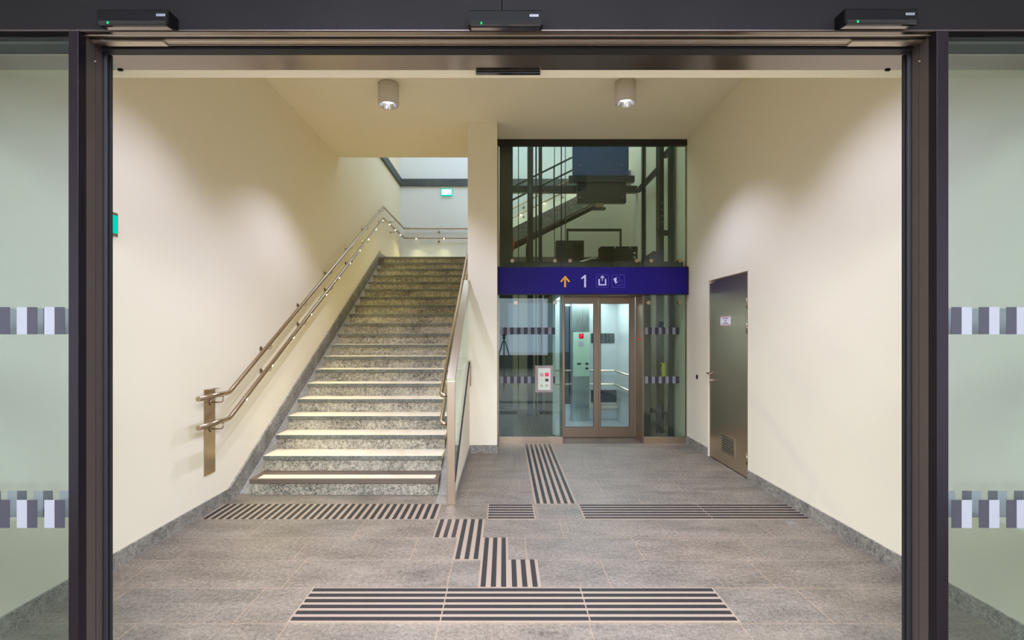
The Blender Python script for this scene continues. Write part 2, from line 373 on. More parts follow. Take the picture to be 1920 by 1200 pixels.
obj('end_clip', box(-1.765, -1.745, 2.362, 2.372, 2.801, 2.806), M['black'], fr)
obj('end_clip', box(1.745, 1.765, 2.362, 2.372, 2.801, 2.806), M['black'], fr)

def markings(parent, bands, x0, x1, y, side, pitch=0.111, w=0.041, gap=0.029, thick=0.0012):
    """rows of alternating dark and light rectangles stuck on glass"""
    def dk(*a): obj('dark_marking', box(*a), M['dark_print'], parent)
    def lt(*a): obj('light_marking', box(*a), M['white'], parent)
    for z0, z1 in bands:
        x = x1 if side < 0 else x0
        while True:
            if side < 0:
                if x-2*w < x0-0.0001: break
                dk(x-w, x, y, y+thick, z0, z1); lt(x-2*w, x-w, y, y+thick, z0, z1); x -= pitch
            else:
                if x+2*w > x1+0.0001: break
                dk(x, x+w, y, y+thick, z0, z1); lt(x+w, x+2*w, y, y+thick, z0, z1); x += pitch
BANDS = [(0.815, 0.928), (1.596, 1.706)]
for s, xa, nm in ((-1, -1.739, 'left'), (1, 1.775, 'right')):
    x0, x1 = (XL, xa) if s < 0 else (xa, XR)
    g = thing('glass_side_screen', ((x0+x1)/2, 2.09, 0), 'fixed glass screen with square marking rows %s of the entrance frame' % nm, 'glass screen')
    obj('pane', box(x0, x1, 2.088, 2.100, 0.01, 2.80), M['glass_screen'], g)
    obj('bottom_rail', box(x0, x1, 2.08, 2.11, 0, 0.05), M['anod'], g)
    obj('top_bead', box(x0, x1, 2.10, 2.12, 2.785, 2.80), M['anod'], g)
    e = xa-0.033 if s < 0 else xa+0.030
    markings(g, BANDS, XL+0.2 if s < 0 else e, e if s < 0 else XR-0.2, 2.0865, s)
    # sliding leaf parked behind the screen
    lx = -1.686 if s < 0 else 1.714
    a, b = (lx-0.93, lx) if s < 0 else (lx, lx+0.93)
    lf = thing('sliding_door_leaf', ((a+b)/2, 2.215, 0), 'open glass sliding leaf parked behind the %s side screen' % nm, 'sliding door')
    ins = (a+0.04, b-0.03) if s < 0 else (a+0.03, b-0.04)
    obj('pane', box(ins[0], ins[1], 2.209, 2.217, 0.03, 2.79), M['glass_screen'], lf)
    sx = (b-0.03, b) if s < 0 else (a, a+0.03)
    obj('closing_edge', box(sx[0], sx[1], 2.196, 2.206, 0.01, 2.795, 0.002), M['rubber'], lf)
    obj('edge_profile', box(sx[0], sx[1]-0.004 if s < 0 else sx[1], 2.207, 2.216, 0.01, 2.795, 0.003) if s < 0 else box(sx[0]+0.004, sx[1], 2.207, 2.216, 0.01, 2.795, 0.003), M['anod'], lf)
    obj('brush_seal', box(sx[0], sx[1], 2.217, 2.230, 0.01, 2.795), M['rubber'], lf)
    markings(lf, BANDS, a+0.08, b-0.129 if s < 0 else b-0.08, 2.2078, s) if s < 0 else markings(lf, BANDS, a+0.130, b-0.08, 2.2078, s)
    obj('bottom_rail', box(ins[0], ins[1], 2.204, 2.222, 0.01, 0.04), M['anod'], lf)

# ---- motion sensors on the fascia
def sensor(xc, zb, label, hw=0.144):
    t = thing('door_sensor', (xc, 2.03, zb), label, 'motion sensor', 'black motion sensors above the entrance')
    H = 0.062
    prof = [(2.065, 0.020), (2.045, 0.008), (2.004, 0.0), (2.0, 0.003), (2.0, H-0.006), (2.005, H), (2.065, H)]
    b = prism([(y, zb+z) for y, z in prof], 'x', xc-hw, xc+hw)
    es = [e for e in b.edges if abs(e.verts[0].co.x-e.verts[1].co.x) < 1e-6]
    bmesh.ops.bevel(b, geom=es, offset=0.003, segments=2, affect='EDGES')
    obj('housing', b, M['black'], t)
    obj('lens_window', prism([(2.012, zb-0.001), (2.002, zb-0.001), (1.998, zb+0.004), (1.998, zb+0.0125), (2.0, zb+0.0165), (2.002, zb+0.0165)], 'x', xc-hw+0.008, xc+hw-0.008), M['gloss_black'], t)
    obj('underside', prism([(2.012, zb-0.0005), (2.044, zb+0.0062), (2.044, zb+0.008), (2.012, zb+0.001)], 'x', xc-hw+0.01, xc+hw-0.01), M['shiny'], t)
    obj('indicator_light', box(xc-0.096, xc-0.091, 1.9965, 1.998, zb+0.004, zb+0.012), M['green_led'], t)
    lab = obj('brand_plate', box(xc+0.093, xc+0.127, 1.9990, 2.0005, zb+0.034, zb+0.0430), M['white'], t)
    text('lettering', 'BIRCHER', 0.0080, M['dark_print'], lab, (xc+0.110, 1.9987, zb+0.0385), ext=0.0002, squash=0.86)
sensor((948-945)*2.0/970, 2.790, 'middle of the three black motion sensors above the entrance')
sensor(-1.437, 2.792, 'leftmost of the three black motion sensors above the entrance', 0.139)
sensor(1.460, 2.796, 'rightmost of the three black motion sensors above the entrance', 0.142)
t = thing('inner_door_sensor', (0.02, 2.385, 2.79), 'slim black sensor bar under the inner edge of the header', 'motion sensor')
obj('housing', box(-0.127, 0.165, 2.371, 2.392, 2.793, 2.8055, 0.002), M['gloss_black'], t)
obj('end_cap', box(-0.131, -0.127, 2.371, 2.393, 2.792, 2.8055), M['alu'], t)
obj('end_cap', box(0.165, 0.169, 2.371, 2.393, 2.792, 2.8055), M['alu'], t)

# ================================================================== TACTILE PAVING
P = 0.065; BW = 0.032
def tactile(label, name, x0, x1, y0, y1, along, n=None, splits=()):
    """along='x': bars run across the picture; 'y': bars run away from the camera"""
    t = thing('tactile_strip', ((x0+x1)/2, (y0+y1)/2, 0), label, 'tactile paving')
    obj('base_slab', box(x0, x1, y0, y1, -0.01, 0.003), M['tile'], t)
    if along == 'x':
        k = 6; m = ((y1-y0)-(5*P+BW))/2
        for i in range(k):
            ya = y0+m+i*P
            xs = [x0+0.012]+list(splits)+[x1-0.012]
            for a, b in zip(xs, xs[1:]):
                obj('bar', box(a+(0.004 if a in splits else 0), b-(0.004 if b in splits else 0), ya, ya+BW, 0, 0.007, 0.0015), M['bar'], t)
    else:
        k = n or int(round((x1-x0)/P)); m = ((x1-x0)-((k-1)*P+BW))/2
        for i in range(k):
            xa = x0+m+i*P
            ys = [y0+0.004]+list(splits)+[y1-0.004]
            for a, b in zip(ys, ys[1:]):
                obj('bar', box(xa, xa+BW, a+(0.003 if a in splits else 0), b-(0.003 if b in splits else 0), 0, 0.007, 0.0015), M['bar'], t)
    return t
tactile('widest tactile strip nearest the entrance, six black bars running sideways', 'a', -1.20, 1.31, 2.86, 3.25, 'x', splits=(-0.354, 0.478))
tactile('short-barred tactile strip in front of the first stair tread', 'b', XL+0.03, -0.58, 4.445, 4.835, 'y', n=31)
tactile('square tactile tile of six sideways bars between glass balustrade post and lift strip', 'c', -0.15, 0.275, 4.445, 4.835, 'x')
tactile('long sideways tactile strip reaching the right wall', 'd', 0.69, 2.645, 4.445, 4.835, 'x', splits=(1.8,))
tactile('tactile strip leading straight to the lift', 'e', 0.285, 0.685, 4.85, 7.46, 'y', n=6, splits=(5.65, 6.45))
tactile('three-bar tactile tile, farthest and leftmost of the stepped trail', 'f', -0.560, -0.365, 4.045, 4.44, 'y', n=3)
tactile('three-bar tactile tile, second from the stairs in the stepped trail', 'g', -0.365, -0.165, 3.655, 4.44, 'y', n=3, splits=(4.045,))
tactile('three-bar tactile tile, third from the stairs in the stepped trail', 'h', -0.165, 0.03, 3.255, 4.04, 'y', n=3, splits=(3.655,))
tactile('three-bar tactile tile, nearest the camera and rightmost of the stepped trail', 'i', 0.03, 0.235, 3.255, 3.65, 'y', n=3)
t = obj('floor_drain_cover', disc((2.42, 4.36, 0.0), (0, 0, 1), 0.045, 0.004, 24), M['skirt']); tag(t, 'small round floor cover near the right skirting', 'floor cover')

# ================================================================== MAIN STAIRS
st = thing('staircase', (-1.58, 5.13, 0), 'speckled grey granite staircase climbing away between wall and glass balustrade', 'staircase')
SXL, SXR = -2.515, -0.65
for n in range(1, 21):
    yn = 5.106+0.3*(n-1); h = 0.16*n; back = 0.34 if n < 20 else 0.05
    xr = SXR if n < 7 else -0.49
    obj('riser', box(SXL+0.006, xr-0.006, yn+0.022, yn+(0.36 if n < 20 else 0.04), max(0, h-0.16), h-0.042), M['riser'], st)
    if n == 1:
        tr = obj('tread', box(SXL, xr, yn, yn+0.34, h-0.042, h, 0.002), M['brown_nosing'], st); tr['label'] = 'first tread in brown stone with a light strip'
        obj('light_strip', box(SXL+0.07, xr-0.04, yn+0.03, yn+0.16, h, h+0.0015), M['tread'], tr)
    else:
        tr = obj('tread', box(SXL, xr, yn, yn+back, h-0.042, h, 0.002), M['tread'], st)
        obj('nosing', box(SXL-0.001, xr+0.001, yn-0.003, yn+0.012, h-0.043, h-0.001, 0.002), M['nosing'], tr)
# solid below the flight (side seen on the right of the first steps)
pts = [(5.16, 0)]
for n in range(1, 21): pts += [(5.14+0.3*(n-1), 0.16*n-0.05), (5.14+0.3*n, 0.16*n-0.05)]
pts += [(11.14, 0)]
obj('core', prism(pts, 'x', SXL+0.01, -0.66), M['channel'], st)

# ---- second flight along the far wall
s2t = thing('upper_staircase', (1.0, 12.0, 3.2), 'upper stair flight rising to the right behind the lift shaft', 'staircase')
pts = [(SX0, 3.2)]; x, h = SX0, 3.2
bms = []
for n in range(11):
    h += 0.155; bms.append((x, h)); x += 0.31
for i, (xx, hh) in enumerate(bms):
    obj('tread', box(xx, min(xx+0.34, XR-0.02), 10.98, YB-0.01, hh-0.04, hh, 0.002), M['tread'], s2t)
obj('soffit', prism([(SX0, 3.2), (XR-0.02, s2(XR)-0.05), (XR-0.02, s2(XR)-0.25), (SX0+0.3, 3.2)], 'y', 10.98, YB-0.01), M['plaster'], s2t)
obj('stringer', prism([(SX0, 3.2), (SX0, 3.36), (XR-0.01, s2(XR)+0.12), (XR-0.01, s2(XR)-0.20), (SX0+0.35, 3.2)], 'y', 10.84, 10.97), M['skirt'], s2t)

# ================================================================== HANDRAILS
LED_SPOTS = []
def led_light(p, d=(0, 0, -1), parent=None):
    l = bpy.data.lights.new('handrail_glow', 'SPOT'); l.energy = P_LED; l.color = (1.0, 0.93, 0.42)
    l.shadow_soft_size = 0.012; l.spot_size = R(128); l.spot_blend = 0.9
    o = bpy.data.objects.new('handrail_glow', l); o.location = p
    o.rotation_euler = Vector(d).to_track_quat('-Z', 'Y').to_euler(); COL.objects.link(o)
def bracket(parent, p, wall_dir, r=0.0055, wall=0.10, drop=0.075):
    """J-shaped bracket from the rail centre p to the wall plane"""
    p = Vector(p); d = Vector(wall_dir)
    pts = [p-Vector((0, 0, 0.018)), p-Vector((0, 0, drop)), p-Vector((0, 0, drop))+d*wall]
    bm = bmesh.new(); tube(bm, soften(pts, 0.03), r, 8)
    b = obj('bracket', bm, M['tube'], parent)
    obj('rosette', disc(pts[-1]-d*0.008, d, 0.028, 0.009, 18), M['tube'], b)
RX = XL+0.115
def left_path(z_start, rise=0.0):
    return [(RX, 4.28, z_start), (RX, 4.76, z_start+0.0), (RX, 10.85, z_start+3.2), (RX, YB-0.10, z_start+3.2), (SX0-0.05, YB-0.10, z_start+3.2), (XR-0.05, YB-0.10, z_start+3.2+(XR-SX0)*0.5)]
for zz, nm, led in ((1.055, 'upper', False), (0.815, 'lower', True)):
    t = thing('wall_handrail', (RX, 4.3, zz), '%s steel tube handrail along the left wall and round the landing' % nm + (' with small lights' if led else ''), 'handrail')
    bm = bmesh.new(); tube(bm, soften(left_path(zz), 0.03, 3), 0.0215, 18); obj('rail', bm, M['tube'], t)
    def zl(y): return zz if y < 4.76 else (zz+(y-4.76)*3.2/6.09 if y < 10.85 else zz+3.2)
    for y in (4.66, 5.62, 6.62, 7.62, 8.62, 9.62, 10.9, 12.0): bracket(t, (RX, y, zl(y)), (-1, 0, 0), wall=0.115 if y > 4.7 else 0.105)
    for x in (-1.66, -0.72): bracket(t, (x, YB-0.10, zz+3.2+max(0, (x-SX0)*0.5)), (0, 1, 0))
    for x in (0.5, 1.5): bracket(t, (x, YB-0.10, zz+3.2+(x-SX0)*0.5), (0, 1, 0))
    if led:
        pts = [(RX, y, zl(y)) for y in (5.06, 5.62, 6.19, 6.76, 7.33, 7.90, 8.47, 9.04, 9.61, 10.18, 10.75, 11.4, 12.0, 12.6)]
        pts += [(x, YB-0.10, zz+3.2) for x in (-2.22, -1.52)]
        pts += [(x, YB-0.10, zz+3.2+(x-SX0)*0.5) for x in (-0.2, 0.43, 1.02, 1.7, 2.3)]
        for p in pts:
            right = p[1] > YB-0.15
            off = Vector((0, 0.004, -0.019)) if right else Vector((-0.002, 0, -0.019))
            front = Vector((0, -0.010, 0)) if right else Vector((0.010, 0, 0))
            c = Vector(p)+off*0.75+front
            bm = bmesh.new(); bmesh.ops.create_uvsphere(bm, u_segments=12, v_segments=8, radius=0.012)
            bmesh.ops.translate(bm, verts=bm.verts[:], vec=c)
            obj('light_lens', bm, M['led'], t)
            led_light(Vector(p)+(Vector((0.012, 0, -0.060)) if not right else Vector((0, -0.012, -0.060))), (0.85, 0, -0.9) if not right else (0, -0.6, -1))
t = thing('handrail_mounting_plate', (XL, 4.64, 0.34), 'flat brushed steel plate on the left wall carrying both handrail ends', 'steel plate')
obj('plate', prism([(4.556, 0.34), (4.725, 0.34), (4.725, 1.10), (4.556, 1.10)], 'x', XL, XL+0.008), M['steel'], t)
obj('top_flange', box(XL, XL+0.05, 4.556, 4.725, 1.10, 1.104), M['steel'], t)

# near side rails of the upper flight
for zz, nm in ((4.68, 'upper'), (4.41, 'lower')):
    t = thing('upper_stair_handrail', (0.18, 10.9, zz), '%s dark tube handrail on the near side of the upper stair flight' % nm, 'handrail')
    bm = bmesh.new(); tube(bm, [(-0.6, 10.9, zz-0.39), (XR-0.02, 10.9, zz+(XR-0.2)*0.5)], 0.021, 12); obj('rail', bm, M['dark_tube'], t)
    if nm == 'upper':
        for x in (0.0, 1.05, 2.1):
            bm = bmesh.new(); tube(bm, [(x, 10.9, s2(x)+0.10), (x, 10.9, zz+(x-0.18)*0.5-0.01)], 0.012, 8); obj('baluster', bm, M['dark_tube'], t)
# right hand rails on the balustrade
for zz, nm in ((1.02, 'upper'), (0.75, 'lower')):
    t = thing('balustrade_handrail', (-0.6, 5.0, zz), '%s steel tube handrail on the stair side of the glass balustrade' % nm, 'handrail')
    bm = bmesh.new(); tube(bm, soften([(-0.535, 4.93, zz-0.01), (-0.60, 4.93, zz-0.01), (-0.60, 10.85, zz+3.15), (-0.60, 12.4, zz+3.15)], 0.05, 5), 0.0215, 16)
    obj('rail', bm, M['tube'], t)
    for y in (5.55, 6.6, 7.8, 9.0, 10.2): bracket(t, (-0.60, y, zz+(y-4.93)*0.5338), (1, 0, 0), wall=0.066 if y < 6.9 else 0.116)
# balustrade
bl = thing('glass_balustrade', (-0.49, 4.85, 0), 'glass stair balustrade with brushed steel post and sloping cap', 'balustrade')
TOP0, TOP1 = 1.185, 2.31
obj('end_post', box(-0.532, -0.457, 4.82, 4.85, 0, TOP0-0.031, 0.003), M['steel'], bl)
obj('cap_rail', prism([(4.82, TOP0), (6.9, TOP1), (6.9, TOP1-0.03), (4.85, TOP0-0.03), (4.82, TOP0-0.03)], 'x', -0.532, -0.457), M['steel_h'], bl)
def gb(y): return 0.20+(y-4.82)*0.495
obj('pane', prism([(4.852, gb(4.85)-0.06), (6.885, gb(6.885)-0.06), (6.885, TOP1-0.034), (4.852, TOP0-0.03)], 'x', -0.472, -0.460), M['glass_rail'], bl)
obj('glass_channel', prism([(4.85, gb(4.85)-0.012), (6.9, gb(6.9)-0.012), (6.9, gb(6.9)), (4.85, gb(4.85))], 'x', -0.4755, -0.452), M['beam'], bl)
obj('edge_profile', box(-0.456, -0.436, 6.885, 6.899, 0.90, 1.24), M['tube'], bl)
for y, z in ((5.15, 0.95), (5.15, 0.70), (6.2, 1.3), (6.2, 1.05)):
    obj('glass_clamp', disc((-0.459, y, z), (1, 0, 0), 0.012, 0.004, 14), M['glass_rail'], bl)
struct('wall_stair_side', prism([(4.85, 0), (6.9, 0), (6.9, gb(6.9)-0.02), (4.85, gb(4.85)-0.02)], 'x', -0.534, -0.458), M['plaster'])
struct('baseboard_stair_side', box(-0.458, -0.450, 4.85, 6.886, 0, 0.105), M['skirt'])

# ================================================================== DOWNLIGHTS
def downlight(x, y, label):
    t = thing('ceiling_downlight', (x, y, HC), label, 'downlight', 'cylinder downlights on the entrance ceiling')
    r_ = 0.117
    obj('mounting_ring', lathe([(r_-0.012, HC), (r_-0.012, HC-0.006)], x, y), M['beam'], t)
    obj('body', lathe([(r_-0.02, HC-0.006), (r_, HC-0.008), (r_, HC-0.243), (r_-0.004, HC-0.247), (r_-0.012, HC-0.247), (r_-0.014, HC-0.235)], x, y, caps=False), M['lamp_body'], t)
    obj('reflector', lathe([(r_-0.014, HC-0.245), (r_-0.03, HC-0.20), (r_-0.06, HC-0.15), (0.04, HC-0.12)], x, y, caps=False), M['reflector'], t)
    obj('lamp', lathe([(0.0, HC-0.212), (0.03, HC-0.210), (0.055, HC-0.200), (0.066, HC-0.180), (0.068, HC-0.165)], x, y, caps=False), M['lamp_on'], t)
    return t
DL = [(-1.307, 5.85), (1.36, 5.80), (-1.307, 3.55), (1.36, 3.50)]
names = ['left of the two white cylinder downlights on the entrance ceiling', 'right of the two white cylinder downlights on the entrance ceiling',
         'white cylinder downlight nearer the entrance on the stair side', 'white cylinder downlight nearer the entrance on the lift side']
d0 = downlight(DL[0][0], DL[0][1], names[0])
for (x, y), nm in list(zip(DL, names))[1:]: dup(d0, (x, y, HC), nm)
for x, y in DL:
    l = bpy.data.lights.new('downlight_beam', 'SPOT'); l.energy = P_DOWN; l.color = (0.78, 0.83, 1.32)
    l.spot_size = R(112); l.spot_blend = 0.55; l.shadow_soft_size = 0.045
    o = bpy.data.objects.new('downlight_beam', l); o.location = (x, y, HC-0.225); COL.objects.link(o)

# ================================================================== LIFT
SH = thing('lift_shaft_glazing', (1.3, YE, 0), 'glass front of the lift shaft with steel sills and dark head beam', 'glazing')
GX0, GX1 = -0.075, 2.645
JL, JR = 0.862, 2.02
obj('head_beam', box(-0.093, XR-0.002, YE-0.02, YE+0.06, HC-0.085, HC-0.004), M['beam'], SH)
obj('edge_channel', box(-0.092, -0.078, YE-0.01, YE+0.03, 0, HC-0.085), M['steel'], SH)
obj('edge_channel', box(2.648, XR-0.002, YE-0.01, YE+0.03, 0.09, HC-0.085), M['steel'], SH)
for a, b in ((GX0, JL-0.012), (JR+0.012, GX1)):
    obj('sill', box(a, b, YE-0.012, YE+0.03, 0, 0.095), M['steel'], SH)
    p = obj('lower_pane', box(a, b, YE, YE+0.016, 0.095, 2.17), M['glass_shaft'], SH)
    # marking rows
    for z0 in (0.872, 1.585):
        x = a+0.02; k = 0
        while x+0.05 < b-0.06:
            if k % 2 == 0: obj('light_marking', box(x, x+0.044, YE-0.0015, YE, z0, z0+0.1), M['white'], p)
            else: obj('dark_marking', box(x, x+0.054, YE-0.0015, YE, z0, z0+0.1), M['dark_print'], p)
            x += 0.044 if k % 2 == 0 else 0.056; k += 1
for a, b in ((GX0, 0.828), (0.842, 2.02), (2.034, GX1)):
    obj('upper_pane', box(a, b, YE, YE+0.016, 2.17, HC-0.085), M['glass_shaft'], SH)
for x in (0.835, 2.027): obj('joint_seal', box(x-0.007, x+0.007, YE, YE+0.016, 2.58, HC-0.085), M['rubber'], SH)
for x in (0.12, 0.74, 0.96, 1.93, 2.14, 2.56):
    c = obj('glass_clamp', disc((x, YE-0.012, 2.655), (0, 1, 0), 0.028, 0.06, 20), M['tube'], SH)
for x in (0.17, 0.74, 2.10, 2.56):
    obj('glass_clamp', disc((x, YE-0.012, 2.045), (0, 1, 0), 0.028, 0.06, 20), M['tube'], SH)

# shaft steelwork
SF = thing('shaft_steelwork', (1.3, 9.0, 0), 'dark steel columns, guide rails and beams inside the glass lift shaft', 'shaft frame')
def col(x0, x1, y0, y1, z0=0, z1=7.5, m='frame_black', n='column'): return obj(n, box(x0, x1, y0, y1, z0, z1), M[m], SF)
col(-0.066, 0.13, 7.62, 7.76)
col(0.455, 0.565, 10.0, 10.1); col(0.69, 0.76, 10.3, 10.36, n='guide_rail'); col(0.26, 0.275, 9.6, 9.63, n='guide_rail')
col(0.60, 0.63, 9.9, 9.93, n='guide_rail')
col(2.49, 2.56, 8.28, 8.40); col(2.565, 2.63, 8.0, 8.1, n='guide_rail'); col(2.43, 2.445, 8.25, 8.27, n='guide_rail')
col(2.60, 2.65, 9.7, 9.8)
obj('cross_beam', box(0.0, XR-0.01, 10.3, 10.42, 4.41, 4.54), M['frame_black'], SF)
obj('cross_beam', box(0.13, XR-0.02, 7.64, 7.72, 2.57, 2.66), M['frame_black'], SF)
obj('side_brace', prism([(8.40, 4.25), (8.40, 4.33), (9.75, 4.33), (9.75, 4.25)], 'x', 2.50, 2.56), M['frame_black'], SF)
obj('side_brace', box(2.56, 2.62, 8.1, 8.34, 4.42, 4.50), M['frame_black'], SF)
obj('guide_bracket', prism([(2.44, 3.15), (2.44, 3.25), (2.64, 3.22), (2.64, 3.16)], 'y', 8.18, 8.27), M['frame_black'], SF)
for z in (3.38, 3.48, 3.58, 3.68):
    obj('bolt', disc((2.525, 8.275, z), (0, -1, 0), 0.012, 0.012, 10), M['alu'], SF)
obj('guide_bracket', prism([(2.30, 0.42), (2.64, 0.34), (2.64, 0.15), (2.56, 0.15), (2.56, 0.32), (2.30, 0.36)], 'y', 8.1, 8.2), M['frame_black'], SF)
for x in (0.84, 1.02): 
    bm = bmesh.new(); tube(bm, [(x, 8.6, 2.5), (x, 8.6, 7.5)], 0.006, 6); obj('cable', bm, M['rubber'], SF)
bm = bmesh.new(); tube(bm, soften([(0.42, 8.4, 4.0), (0.43, 8.38, 3.3), (0.36, 8.3, 2.9), (0.40, 8.3, 2.62)], 0.1), 0.02, 8); obj('cable', bm, M['rubber'], SF)
AP = thing('lift_apron', (1.83, 9.8, 4.0), 'dark blue-grey steel apron panel hanging high in the lift shaft', 'apron panel')
obj('panel', box(1.34, 2.32, 9.8, 9.86, 4.48, 5.6), M['blue_metal'], AP)
obj('lower_panel', box(1.38, 2.30, 9.74, 9.86, 4.06, 4.48), M['frame_black'], AP)
obj('header_bar', box(1.22, 2.45, 9.70, 9.80, 4.44, 4.56), M['frame_black'], AP)
for x in (1.43, 2.23):
    for z in (4.16, 4.78): obj('bolt', disc((x, 9.735 if z < 4.5 else 9.795, z), (0, -1, 0), 0.008, 0.01, 8), M['alu'], AP)
obj('side_edge', box(1.30, 1.34, 9.79, 9.87, 4.48, 5.6), M['blue_metal'], AP)
obj('side_edge', box(2.32, 2.36, 9.79, 9.87, 4.48, 5.6), M['blue_metal'], AP)
t = thing('shaft_lamp', (1.79, 9.8, 3.95), 'small brown lamp under the dark apron panel', 'lamp')
obj('lens', box(1.73, 1.88, 9.76, 9.86, 3.975, 4.06), M['brown_light'], t)
obj('tray', box(1.69, 1.92, 9.74, 9.88, 3.945, 3.975), M['frame_black'], t)

# cabin
CB = thing('lift_cabin', (1.44, 8.8, 0), 'lit lift cabin standing behind the steel framed glass doors', 'lift cabin')
CX0, CX1, CY0, CY1, CZ = 0.80, 2.08, 8.08, 9.52, 2.22
obj('floor_plate', box(CX0, CX1, CY0, CY1, 0.0, 0.02), M['checker'], CB)
obj('side_wall', box(CX0-0.04, CX0, CY0, CY1, 0.02, CZ), M['cab'], CB)
obj('side_wall', box(CX1, CX1+0.04, CY0, CY1, 0.02, CZ), M['cab'], CB)
obj('rear_wall', box(CX0-0.04, CX1+0.04, CY1, CY1+0.04, 0.02, CZ), M['cab'], CB)
obj('dark_panel_and_reflection', box(1.60, CX1-0.01, CY1-0.012, CY1, 0.33, 0.56), M['cab_dark'], CB)  # mirrored dark area low on the rear wall, painted as a strip
obj('dark_panel_and_reflection', box(1.60, 2.03, CY1-0.012, CY1, 1.42, 1.60), M['cab_dark'], CB)  # dark reflection across the rear wall, painted as a strip
obj('dark_panel_and_reflection', box(CX0+0.3, 1.22, CY1-0.012, CY1, 0.30, 2.1), M['cab_dark'], CB)
obj('roof', box(CX0-0.06, CX1+0.06, CY0-0.02, CY1+0.06, CZ, 2.42), M['beam'], CB)
obj('light_panel', box(CX0+0.15, CX1-0.15, CY0+0.2, CY1-0.1, CZ-0.012, CZ), M['cab_light'], CB)
for z in (0.92, 0.67):
    bm = bmesh.new(); tube(bm, soften([(CX0+0.03, 9.44, z), (CX1-0.06, 9.44, z), (CX1-0.06, 8.35, z)], 0.04), 0.017, 12); obj('handrail', bm, M['alu'], CB)
obj('ledge', box(1.53, CX1-0.02, 9.36, CY1, 0.24, 0.30), M['alu'], CB)
cc = obj('control_column', box(1.22, 1.53, 9.28, 9.36, 0.02, CZ), M['cab_col'], CB)
obj('control_plate', box(1.24, 1.535, 9.270, 9.28, 0.83, 1.62), M['cab_green'], cc)
dsp = obj('floor_display', box(1.345, 1.425, 9.262, 9.272, 1.51, 1.595), M['red_dim'], cc)
text('lettering', 'P', 0.075, M['red_led'], CB, (1.385, 9.259, 1.553), bold=0.002)
obj('button_group', box(1.34, 1.43, 9.264, 9.272, 1.375, 1.46), M['white'], cc)
obj('button', box(1.31, 1.38, 9.264, 9.272, 1.04, 1.07), M['rubber'], cc)
obj('button', box(1.46, 1.51, 9.264, 9.272, 1.04, 1.075), M['rubber'], cc)
obj('button', box(1.46, 1.51, 9.264, 9.272, 0.955, 0.99), M['rubber'], cc)
area('cabin_light', ((CX0+CX1)/2, 8.8, CZ-0.02), (0, 0, 0), 0.9, 1.1, P_CABIN, (0.92, 0.96, 1.0))
# equipment on the cabin roof
RG = thing('roof_guard_frame', (1.5, 8.6, 2.42), 'black tubular guard frame standing on the lift cabin roof', 'guard frame')
for x in (1.05, 1.93): obj('upright', box(x-0.015, x+0.015, 8.55, 8.58, 2.42, 3.29), M['frame_black'], RG)
obj('top_bar', box(1.035, 1.945, 8.55, 8.58, 3.29, 3.33), M['frame_black'], RG)
obj('mid_bar', box(1.035, 1.945, 8.55, 8.58, 2.78, 2.82), M['frame_black'], RG)
DM = thing('door_drive_unit', (1.83, 8.2, 2.42), 'black lift door drive box above the doors with steel bolts', 'machine box')
obj('housing', box(1.52, 2.10, 8.12, 8.35, 2.72, 2.965, 0.004), M['black'], DM)
obj('base', box(1.50, 2.12, 8.10, 8.36, 2.42, 2.715), M['frame_black'], DM)
for x in (1.74, 1.98): obj('bolt', disc((x, 8.12, 2.945), (0, -1, 0), 0.012, 0.01, 10), M['alu'], DM)
for z in (2.86, 2.79): obj('bolt', disc((2.045, 8.12, z), (0, -1, 0), 0.018, 0.02, 12), M['alu'], DM)
obj('yellow_tag', box(1.83, 1.87, 8.095, 8.10, 2.62, 2.71), M['lime'], DM)
obj('white_tag', box(1.95, 1.99, 8.095, 8.10, 2.62, 2.70), M['white'], DM)
CBX = thing('control_cabinet', (1.2, 9.2, 2.42), 'dark grey control cabinet behind the guard frame on the cabin roof', 'cabinet')
obj('body', box(0.93, 1.43, 9.25, 9.4, 2.46, 3.26), M['frame_black'], CBX)
obj('door', box(1.24, 1.40, 9.24, 9.25, 2.8, 3.20), M['black'], CBX)
ARM = thing('cabin_roof_light', (1.35, 8.3, 2.42), 'thin pale light arm lying on the cabin roof', 'lamp')
bm = bmesh.new(); tube(bm, soften([(1.10, 8.3, 2.42), (1.10, 8.3, 2.70), (1.44, 8.25, 2.80)], 0.05), 0.016, 10); obj('arm', bm, M['alu'], ARM)
obj('lamp_head', box(1.40, 1.46, 8.22, 8.28, 2.78, 2.83), M['lamp_body'], ARM)
PU = thing('guide_pulley', (2.28, 8.0, 2.62), 'dark pulley wheel on a sloping bracket beside the right glass', 'pulley')
obj('wheel', disc((2.31, 7.92, 2.77), (0, 1, 0), 0.075, 0.04, 24), M['frame_black'], PU)
obj('hub', disc((2.31, 7.91, 2.77), (0, 1, 0), 0.035, 0.06, 20), M['blue_metal'], PU)
obj('bracket', prism([(2.12, 2.60), (2.12, 2.74), (2.30, 2.87), (2.36, 2.86), (2.30, 2.60)], 'y', 7.97, 8.0), M['black'], PU)
t = obj('orange_cable_clip', prism([(0.10, 2.80), (0.14, 2.83), (0.165, 2.95), (0.15, 3.03), (0.10, 3.0)], 'y', 7.78, 7.83), M['orange']); tag(t, 'orange plastic piece behind the left shaft column', 'cable clip')
YBX = thing('pit_switch_box', (2.545, 8.25, 0.88), 'yellow emergency switch box on the right shaft column', 'switch box')
obj('body', box(2.50, 2.56, 8.19, 8.275, 0.90, 1.13, 0.004), M['yellow_box'], YBX)
obj('knob', disc((2.47, 8.23, 1.09), (1, 0, 0), 0.022, 0.03, 16), M['black'], YBX)
obj('blue_button', disc((2.485, 8.23, 0.97), (1, 0, 0), 0.018, 0.02, 16), M['sign_blue'], YBX)

